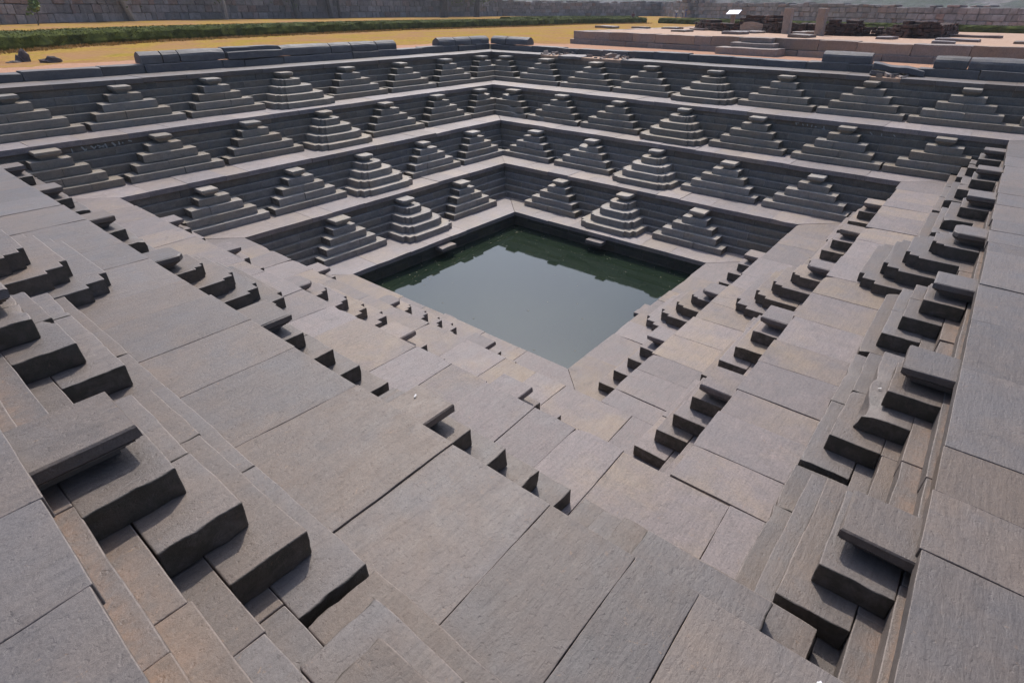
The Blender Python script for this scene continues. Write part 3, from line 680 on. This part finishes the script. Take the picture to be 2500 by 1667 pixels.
bm.faces.new(vs[::-1] if False else vs); [bm.faces.new((vb[i], vb[(i+1) % 4], vs[(i+1) % 4], vs[i])) for i in range(4)]; bmesh.ops.recalc_face_normals(bm, faces=bm.faces)
me = bpy.data.meshes.new('earth_fill'); bm.to_mesh(me); bm.free(); me.materials.append(M['soil']); o = bpy.data.objects.new('earth_fill', me); COL.objects.link(o); o.parent = plt
st = empty('stone_stair', (*plat(9.7, -.5), GROUND_Z), 'short flight of granite steps against the platform front', 'stairs')
so = (*plat(9.7, -.5), GROUND_Z)
for k, (w0, w1, b0, b1, z0, z1) in enumerate(((8.55, 11.05, -.95, -.03, -.03, .26), (8.95, 10.75, -.5, -.03, .263, .42), (9.25, 10.5, -.25, .16, .423, PZ-GROUND_Z+.01))):
    mb = MB(so); x, y = plat((w0+w1)/2, (b0+b1)/2); mb.obox((x, y, GROUND_Z+z0), (w1-w0, b1-b0, z1-z0), pang, .02, .4, .008); mb.build('step', M['platform'], st)
# flat stones on the platform
for (x, y, a, b, h, lab) in ((21.3, 11.0, 1.2, .8, .12, 'pale flat slab on the back left corner of the platform'), (22.3, 9.3, .9, .7, .10, 'pale flat slab on the platform, second from its left end'), (23.3, 7.8, 1.0, .8, .10, 'pale flat slab in front of the left brick ruin'), (19.6, 5.5, .8, 1.0, .09, 'flat slab near the platform edge behind the damaged block'),
        (22.2, 5.7, .9, .5, .10, 'flat slab lying at the foot of the left brick ruin'), (18.7, 2.4, .9, 1.0, .12, 'pale flat slab at the platform edge above the steps'), (20.7, 2.2, .7, 1.1, .09, 'flat slab below the plastered face of the ruin'), (17.5, -.9, .8, 1.1, .12, 'pale flat slab at the platform edge right of the steps'), (18.6, -3.9, .6, 1.0, .10, 'pale flat slab in front of the right brick ruin'),
        (15.9, -6.1, .7, .8, .10, 'flat slab nearest the platform edge in the line on the right'), (18.6, -6.3, 1.4, .6, .10, 'flat slab in the middle of the line on the right'), (23.5, -6.4, 2.2, .6, .10, 'long flat slab at the back of the line on the right'), (18.3, -8.5, .9, .8, .10, 'flat slab at the far right of the platform')):
    mb = MB((x, y, PZ-.04)); mb.obox((x, y, PZ-.04), (a, b, h), pang+rng.normal()*.1, .02, .3, .01); tag(mb.build('flat_slab', M['granite']), lab, 'slab', 'flat slabs on the platform')
# brick ruins
def ruin(pts, thick, lab, seed, plaster=None):
    # pts: (x, y, height) along the broken wall
    x0, y0 = pts[0][0], pts[0][1]; root = empty('brick_ruin', (x0, y0, PZ), lab, 'ruin'); rs = np.random.default_rng(seed); mb = MB((x0, y0, PZ)); bz = .13
    for (p, q) in zip(pts[:-1], pts[1:]):
        L = math.hypot(q[0]-p[0], q[1]-p[1]); ang = math.atan2(q[1]-p[1], q[0]-p[0]); nrow = int(max(p[2], q[2])/bz)+1
        for k in range(nrow):
            x = -.1*rs.random()
            while x < L:
                w = .22+.2*rs.random(); t = min(1, max(0, (x+w/2)/L)); h = p[2]+(q[2]-p[2])*t + .06*math.sin((x+p[0])*3.1+seed)+ rs.normal()*.02
                if k*bz < h:
                    th = thick*(1-.25*k*bz/max(.3, h)) + rs.normal()*.025
                    mb.obox((p[0]+math.cos(ang)*(x+w/2)+rs.normal()*.02, p[1]+math.sin(ang)*(x+w/2)+rs.normal()*.02, PZ-.06+k*bz), (w-.004, th, bz-.005+rs.normal()*.004), ang+rs.normal()*.02, .02, 1, .012)
                x += w
    mb.build('brickwork', M['brick'], root, smooth=False)
    if plaster:
        (xa, ya), (xb, yb), h, off = plaster; ang = math.atan2(yb-ya, xb-xa); L = math.hypot(xb-xa, yb-ya); mb = MB((x0, y0, PZ))
        nx, nz = 14, 8; P = []; F = []
        for i in range(nx+1):
            for j in range(nz+1):
                u = i/nx; top = h*(.72+.28*math.sin(u*2.6+.4))*(1 if u > .1 else .8); w = rs.normal()*.008; P.append((xa+(xb-xa)*u-off+w, ya+(yb-ya)*u, PZ-.03+top*j/nz))
        for i in range(nx):
            for j in range(nz): q = i*(nz+1)+j; F.append((q, q+1, q+nz+2, q+nz+1))
        n = len(P); P2 = [(x+.14, y, z) for x, y, z in P]; ring = [i*(nz+1) for i in range(nx+1)] + [nx*(nz+1)+j for j in range(1, nz+1)] + [i*(nz+1)+nz for i in range(nx-1, -1, -1)] + [j for j in range(nz-1, 0, -1)]
        F += [tuple(q+n for q in f[::-1]) for f in F]; F += [(ring[i], ring[(i+1) % len(ring)], ring[(i+1) % len(ring)]+n, ring[i]+n) for i in range(len(ring))]
        mb.add(np.array(P+P2), [list(f) for f in F]); mb.build('plaster', M['plaster'], root, smooth=False)
ruin([(24.1, 6.4, .42), (23.4, 5.7, .50), (22.5, 4.7, .44), (22.3, 4.2, .28), (22.4, 3.5, .26)], .9, 'dark low brick ruin at the left end of the platform', 11)
ruin([(22.5, 3.45, .50), (22.4, 3.0, .66), (22.3, 2.2, .62), (21.8, 1.6, .66), (21.5, 1.1, .58)], .8, 'dark brick ruin with a patch of pale plaster on its face', 12, ((22.05, 3.42), (21.88, 2.2), .46, .06))
ruin([(20.9, -1.15, .56), (20.9, -2.0, .54), (21.3, -2.25, .40), (21.5, -3.2, .28), (20.9, -3.9, .42), (20.5, -4.5, .56), (21.2, -5.1, .50), (24.5, -5.25, .46), (27.5, -5.2, .40)], .8, 'long dark brick ruin right of the stone posts', 13)
mb = MB((25.0, 2.0, PZ)); 
for i in range(16): mb.obox((24.9+rng.normal()*.1, 4.2-i*.32, PZ-.05), (.6, .34, .36+.06*rng.random()), .05, .03, .5, .02)
tag(mb.build('brick_wall', M['brick'], None, smooth=False), 'low dark brick wall seen between the two stone posts', 'wall')
for x, y, lab in ((21.1, .80, 'left one of two square stone posts by the brick ruins'), (20.1, -.95, 'right one of two square stone posts by the brick ruins')):
    mb = MB((x, y, PZ-.04)); mb.obox((x, y, PZ-.04), (.34, .34, 1.08), pang, .02, .25, .006, (rng.normal()*.0, 0)); po = mb.build('stone_post', M['platform']); 
    for vv in po.data.vertices: vv.co.y += vv.co.z*.09
    tag(po, lab, 'post', 'stone posts by the ruins')
mb = MB((20.8, -.05, PZ)); mb.obox((20.9, -.05, PZ-.04), (.6, 1.3, .13), pang+math.pi/2*0, .02, .3, .008); tag(mb.build('door_sill', M['granite']), 'pale stone sill lying between the two stone posts', 'slab')
# sign
sx, sy = 26.0, 5.35; sg_ = empty('info_sign', (sx, sy, PZ), 'white tilted information board on a short post behind the brick ruins', 'sign')
mb = MB((sx, sy, PZ)); mb.obox((sx, sy, PZ+.80), (.55, .72, .03), .05, .006, .5, 0, (-.0, 0)); bo = mb.build('board', M['board'], sg_)
for vv in bo.data.vertices: vv.co.z += (vv.co.x)*.36
mb = MB((sx, sy, PZ)); mb.obox((sx+.05, sy, PZ-.04), (.16, .22, .83), .05, .01, .5, .002); mb.build('post', M['platform'], sg_)

# ------------------------------------------------------------------ field stones
rock('rock', (-5.75, 16.45, GROUND_Z), (.17, .15, .27), 'upright brown rock on the dry grass at the far left', 'rock', M['rock'], 'rocks on the lawn', 4)
rock('rock', (-5.2, 15.55, GROUND_Z), (.30, .18, .14), 'low flat brown rock on the dry grass, right of the upright one', 'rock', M['rock'], 'rocks on the lawn', 8)
rock('rock', (-6.05, 16.25, GROUND_Z), (.16, .10, .06), 'small low rock at the foot of the upright rock', 'rock', M['rock'], 'rocks on the lawn', 9)

# ------------------------------------------------------------------ trees
def tube(P, F, pts, rad, n=8):
    base = len(P)
    for i, (p, r) in enumerate(zip(pts, rad)):
        d = Vector(pts[min(i+1, len(pts)-1)]) - Vector(pts[max(i-1, 0)]); d.normalize(); u = d.orthogonal().normalized(); w = d.cross(u)
        for k in range(n):
            a = 6.283*k/n; q = Vector(p) + (u*math.cos(a)+w*math.sin(a))*r*(1+.1*rng.normal()); P.append(tuple(q))
    for i in range(len(pts)-1):
        for k in range(n): F.append((base+i*n+k, base+i*n+(k+1) % n, base+(i+1)*n+(k+1) % n, base+(i+1)*n+k))
    F.append(tuple(base+(len(pts)-1)*n+k for k in range(n)))
def tree(x, y, h, rad, lean, crown_z, crown_r, lab, nleaf=2600, grp='trees along the boundary wall', leafmat='leaf', name='tree'):
    root = empty(name, (x, y, GROUND_Z), lab, 'tree', grp); P = []; F = []
    top = (lean[0]*h, lean[1]*h, h*.7); pts = [(lean[0]*h*t+.12*math.sin(t*5+x), lean[1]*h*t+.1*math.cos(t*4+y), h*.7*t - (.1 if t == 0 else 0)) for t in np.linspace(0, 1, 8)]
    tube(P, F, pts, [rad*(1.25-.75*t) for t in np.linspace(0, 1, 8)])
    tips = []
    for _ in range(9):
        a = rng.random()*6.28; b = .35+.5*rng.random(); s0 = pts[4+rng.integers(0, 3)]; e = (s0[0]+math.cos(a)*crown_r*b, s0[1]+math.sin(a)*crown_r*b, crown_z*(.75+.5*rng.random()))
        mp = tuple((s0[i]+e[i])/2 + (.3 if i == 2 else 0) for i in range(3)); tube(P, F, [s0, mp, e], [rad*.42, rad*.25, rad*.07], 6); tips.append(e)
    me = bpy.data.meshes.new('trunk'); me.from_pydata(P, [], F); me.materials.append(M['pale_bark' if 'pale' in lab else 'bark']); o = bpy.data.objects.new('trunk', me); COL.objects.link(o); o.parent = root
    P = []; F = []; cl = []
    for e in tips:
        for _ in range(4): cl.append((np.array(e)+rng.normal(size=3)*crown_r*.28, crown_r*(.14+.16*rng.random())))
    for _ in range(nleaf):
        c0, r0 = cl[rng.integers(0, len(cl))]; c = c0 + rng.normal(size=3)*r0*.7; e1 = rng.normal(size=3); e1 /= np.linalg.norm(e1); e2 = np.cross(e1, rng.normal(size=3)); e2 /= np.linalg.norm(e2); q = .11+.09*rng.random()
        b = len(P); P += [tuple(c-e1*q), tuple(c+e2*q*.5), tuple(c+e1*q), tuple(c-e2*q*.5)]; F.append((b, b+1, b+2, b+3))
    me = bpy.data.meshes.new('crown'); me.from_pydata(P, [], F); me.materials.append(M[leafmat]); o = bpy.data.objects.new('crown', me); COL.objects.link(o); o.parent = root
tree(17.0, 69.3, 9, .28, (-.28, -.05), 6.5, 3.6, 'tree with a pale leaning trunk before the tall left wall')
tree(39.5, 73.0, 9, .30, (-.06, 0), 5.2, 3.6, 'dark tree with yellow green leaves hanging over the tall left wall')
tree(45.2, 73.2, 9, .27, (-.03, 0), 6.5, 3.2, 'left of two slim trunks close together before the tall left wall')
tree(46.9, 73.2, 9, .20, (.04, 0), 7, 3.0, 'right of two slim trunks close together before the tall left wall')
tree(66.0, 70.0, 10, .62, (-.03, 0), 6.5, 4.5, 'thick dark trunked tree left of the wall end in the middle')
tree(73.8, 69.6, 9, .45, (.03, 0), 5.0, 4.0, 'dark tree nearest the end of the tall wall in the middle')
tree(-8, 53.5, 8, .3, (0, 0), 5.5, 3.5, 'leafy tree at the far left before the tall wall')
tree(28.5, 71.5, 8, .22, (.05, 0), 6.0, 3.0, 'slim tree in shade right of the pale leaning trunk')
tree(5.2, 58.0, 2.0, .04, (.03, 0), 1.45, .42, 'young light green sapling on the grass before the tall left wall', 420, None, 'sapling', 'sapling')

# ------------------------------------------------------------------ people far off
def person(x, y, h, rz, top, low, lab, arm=.1):
    root = empty('person', (x, y, GROUND_Z), lab, 'person'); root.rotation_euler.z = rz
    def skin(name, V, E, R, mat):
        me = bpy.data.meshes.new(name); me.from_pydata([tuple(c*h/1.75 for c in v) for v in V], E, []); o = bpy.data.objects.new(name, me); COL.objects.link(o); o.parent = root
        o.modifiers.new('skin', 'SKIN'); 
        for i, r in enumerate(R): me.skin_vertices[0].data[i].radius = (r*h/1.75, r*h/1.75)
        me.skin_vertices[0].data[0].use_root = True; o.modifiers.new('sub', 'SUBSURF').levels = 1; o.modifiers['sub'].render_levels = 2; me.materials.append(mat); return o
    V = [(0, 0, .95), (0, 0, 1.15), (0, 0, 1.38), (0, 0, 1.48), (0, .02, 1.58), (0, .02, 1.70), (.19, 0, 1.40), (.26, arm, 1.14), (.27, arm+.08, .90), (-.19, 0, 1.40), (-.26, -arm*.5, 1.14), (-.26, 0, .88), (.09, 0, .90), (.10, .05, .50), (.11, .02, .08), (.11, .12, .03), (-.09, 0, .90), (-.10, -.02, .50), (-.11, -.08, .08), (-.11, .03, .03)]
    E = [(0, 1), (1, 2), (2, 3), (3, 4), (4, 5), (2, 6), (6, 7), (7, 8), (2, 9), (9, 10), (10, 11), (0, 12), (12, 13), (13, 14), (14, 15), (0, 16), (16, 17), (17, 18), (18, 19)]
    skin('body', V, E, [.13, .125, .13, .05, .085, .075, .06, .045, .035, .06, .045, .035, .085, .06, .042, .035, .085, .06, .042, .035], M['skin'])
    skin('shirt', [(0, 0, .90), (0, 0, 1.15), (0, 0, 1.40), (.20, 0, 1.40), (.26, arm*.9, 1.16), (-.20, 0, 1.40), (-.26, -arm*.45, 1.16)], [(0, 1), (1, 2), (2, 3), (3, 4), (2, 5), (5, 6)], [.15, .145, .14, .075, .06, .075, .06], M[top])
    skin('trousers', [(0, 0, .95), (.09, 0, .88), (.10, .05, .50), (.11, .02, .10), (-.09, 0, .88), (-.10, -.02, .50), (-.11, -.08, .10)], [(0, 1), (1, 2), (2, 3), (0, 4), (4, 5), (5, 6)], [.145, .10, .075, .06, .10, .075, .06], M[low])
    skin('hair', [(0, .0, 1.66), (0, -.02, 1.74)], [(0, 1)], [.085, .07], M['hair'])
person(101.5, 42.2, 1.74, .8, 'blue', 'blue', 'person in blue standing before the boundary wall right of the white shirted pair')
person(93.2, 40.2, 1.55, 1.2, 'white', 'blue', 'left one of two people in white tops standing behind the hedge', .2)
person(93.9, 39.4, 1.52, .3, 'white', 'trouser', 'right one of two people in white tops standing behind the hedge')
person(56.5, 28.6, 1.2, 2.2, 'maroon', 'trouser', 'small person in dark clothes standing in the hedge gap', .25)

# ------------------------------------------------------------------ litter and droppings
def scrap(x, y, z, a, b, rz, lab):
    mb = MB((x, y, z)); n = 5; P = []; F = []
    for i in range(n):
        for j in range(n): u, w = i/(n-1)-.5, j/(n-1)-.5; P.append((x+(u*a*math.cos(rz)-w*b*math.sin(rz)), y+(u*a*math.sin(rz)+w*b*math.cos(rz)), z+.006+.012*math.sin(u*7+w*5)**2))
    for i in range(n-1):
        for j in range(n-1): q = i*n+j; F.append([q, q+n, q+n+1, q+1])
    mb.add(np.array(P), F); tag(mb.build('paper_scrap', M['paper'], None, wn=False), lab, 'litter', 'white scraps')
scrap(-8.90, -8.60, LZ[3], .05, .024, .9, 'crumpled white paper scrap on the near corner terrace slab')
scrap(-8.52, -5.18, LZ[2]+.955, .04, .014, .5, 'white scrap on a cap stone of the near left bank')
scrap(-5.06, -8.35, LZ[2]+.58, .035, .013, -.8, 'white scrap on the upper step of a pyramid, near right bank')

# faint pale scratched letters under the coping; worn past reading
M['chalk'] = NT('chalk_marks').out((.36, .35, .31), .9)
def scratches(sd, r, strokes, a_dir, lab):
    D = LD[r][sd] + .05; zc = LZ[r]-.225; P = []; F = []
    for (a0, h0, a1, h1, w) in strokes:
        dx, dz = a1-a0, h1-h0; L = math.hypot(dx, dz); nx, nz = -dz/L*w, dx/L*w
        for q in ((a0-nx, h0-nz), (a0+nx, h0+nz), (a1+nx, h1+nz), (a1-nx, h1-nz)):
            for dd in (-.017, .02):
                X, Y = to_world(sd, q[0], D+dd); P.append((X, Y, zc+q[1]))
        n = len(P)-8; F += [(n, n+2, n+4, n+6), (n+1, n+7, n+5, n+3)] + [(n+2*i, n+2*i+1, n+2*((i+1) % 4)+1, n+2*((i+1) % 4)) for i in range(4)]
    me = bpy.data.meshes.new('scratched_letters'); me.from_pydata(P, [], F); me.materials.append(M['chalk']); o = bpy.data.objects.new('scratched_letters', me); COL.objects.link(o)
    w = [x for x in bpy.data.objects if x.get('label', '') == 'stepped stone wall behind the %s of pyramids, %s' % (ROW_TXT[r], SIDE_TXT[sd])][0]
    o.parent = w; o.location = (-w.location.x, -w.location.y, -w.location.z); o['label'] = lab
scratches('FL', 3, [(-7.08, -.06, -7.08, .05, .012), (-7.12, -.06, -7.03, -.06, .009), (-6.86, .06, -6.80, -.06, .018), (-6.80, -.06, -6.77, .0, .012), (-6.66, .05, -6.60, -.03, .016), (-6.60, -.03, -6.55, .03, .010), (-6.52, .04, -6.38, -.03, .014), (-6.50, -.02, -6.36, .02, .010), (-6.34, .05, -6.32, -.05, .016), (-6.18, .06, -6.12, -.03, .022), (-6.02, .06, -6.02, -.02, .013), (-5.94, .03, -5.94, .0, .014), (-5.80, .05, -5.72, .02, .016)], 1, 'faint pale scratched letters under the coping')
scratches('FR', 3, [(-3.66, .0, -3.62, .05, .014), (-3.72, .055, -3.60, .055, .010), (-3.86, .0, -3.82, .04, .012), (-3.98, .0, -3.96, .05, .012), (-4.10, .05, -4.10, -.02, .012), (-4.24, .0, -4.19, .0, .014), (-4.44, .05, -4.46, -.04, .012), (-4.40, -.04, -4.50, -.04, .012), (-5.7, .03, -5.78, -.04, .012), (-6.0, .02, -6.02, -.04, .012), (-6.3, .03, -6.36, -.02, .012)], 1, 'very faint pale scratched marks under the coping')

# ------------------------------------------------------------------ haze
bm = bmesh.new(); bmesh.ops.create_cube(bm, size=2.0); me = bpy.data.meshes.new('haze'); bm.to_mesh(me); bm.free()
hz = bpy.data.objects.new('haze', me); COL.objects.link(hz); hz.scale = (920, 920, 22); hz.location = (0, 0, 14.5); hz['kind'] = 'stuff'; hz['label'] = 'thin pale haze in the air'; hz['category'] = 'haze'
hm = bpy.data.materials.new('haze'); hm.use_nodes = True; hn = hm.node_tree; hn.nodes.remove(hn.nodes['Principled BSDF'])
pv = hn.nodes.new('ShaderNodeVolumePrincipled'); pv.inputs['Color'].default_value = (.86, .90, .96, 1); pv.inputs['Density'].default_value = HAZE; pv.inputs['Anisotropy'].default_value = 0.3
hn.links.new(pv.outputs[0], hn.nodes['Material Output'].inputs['Volume']); me.materials.append(hm)
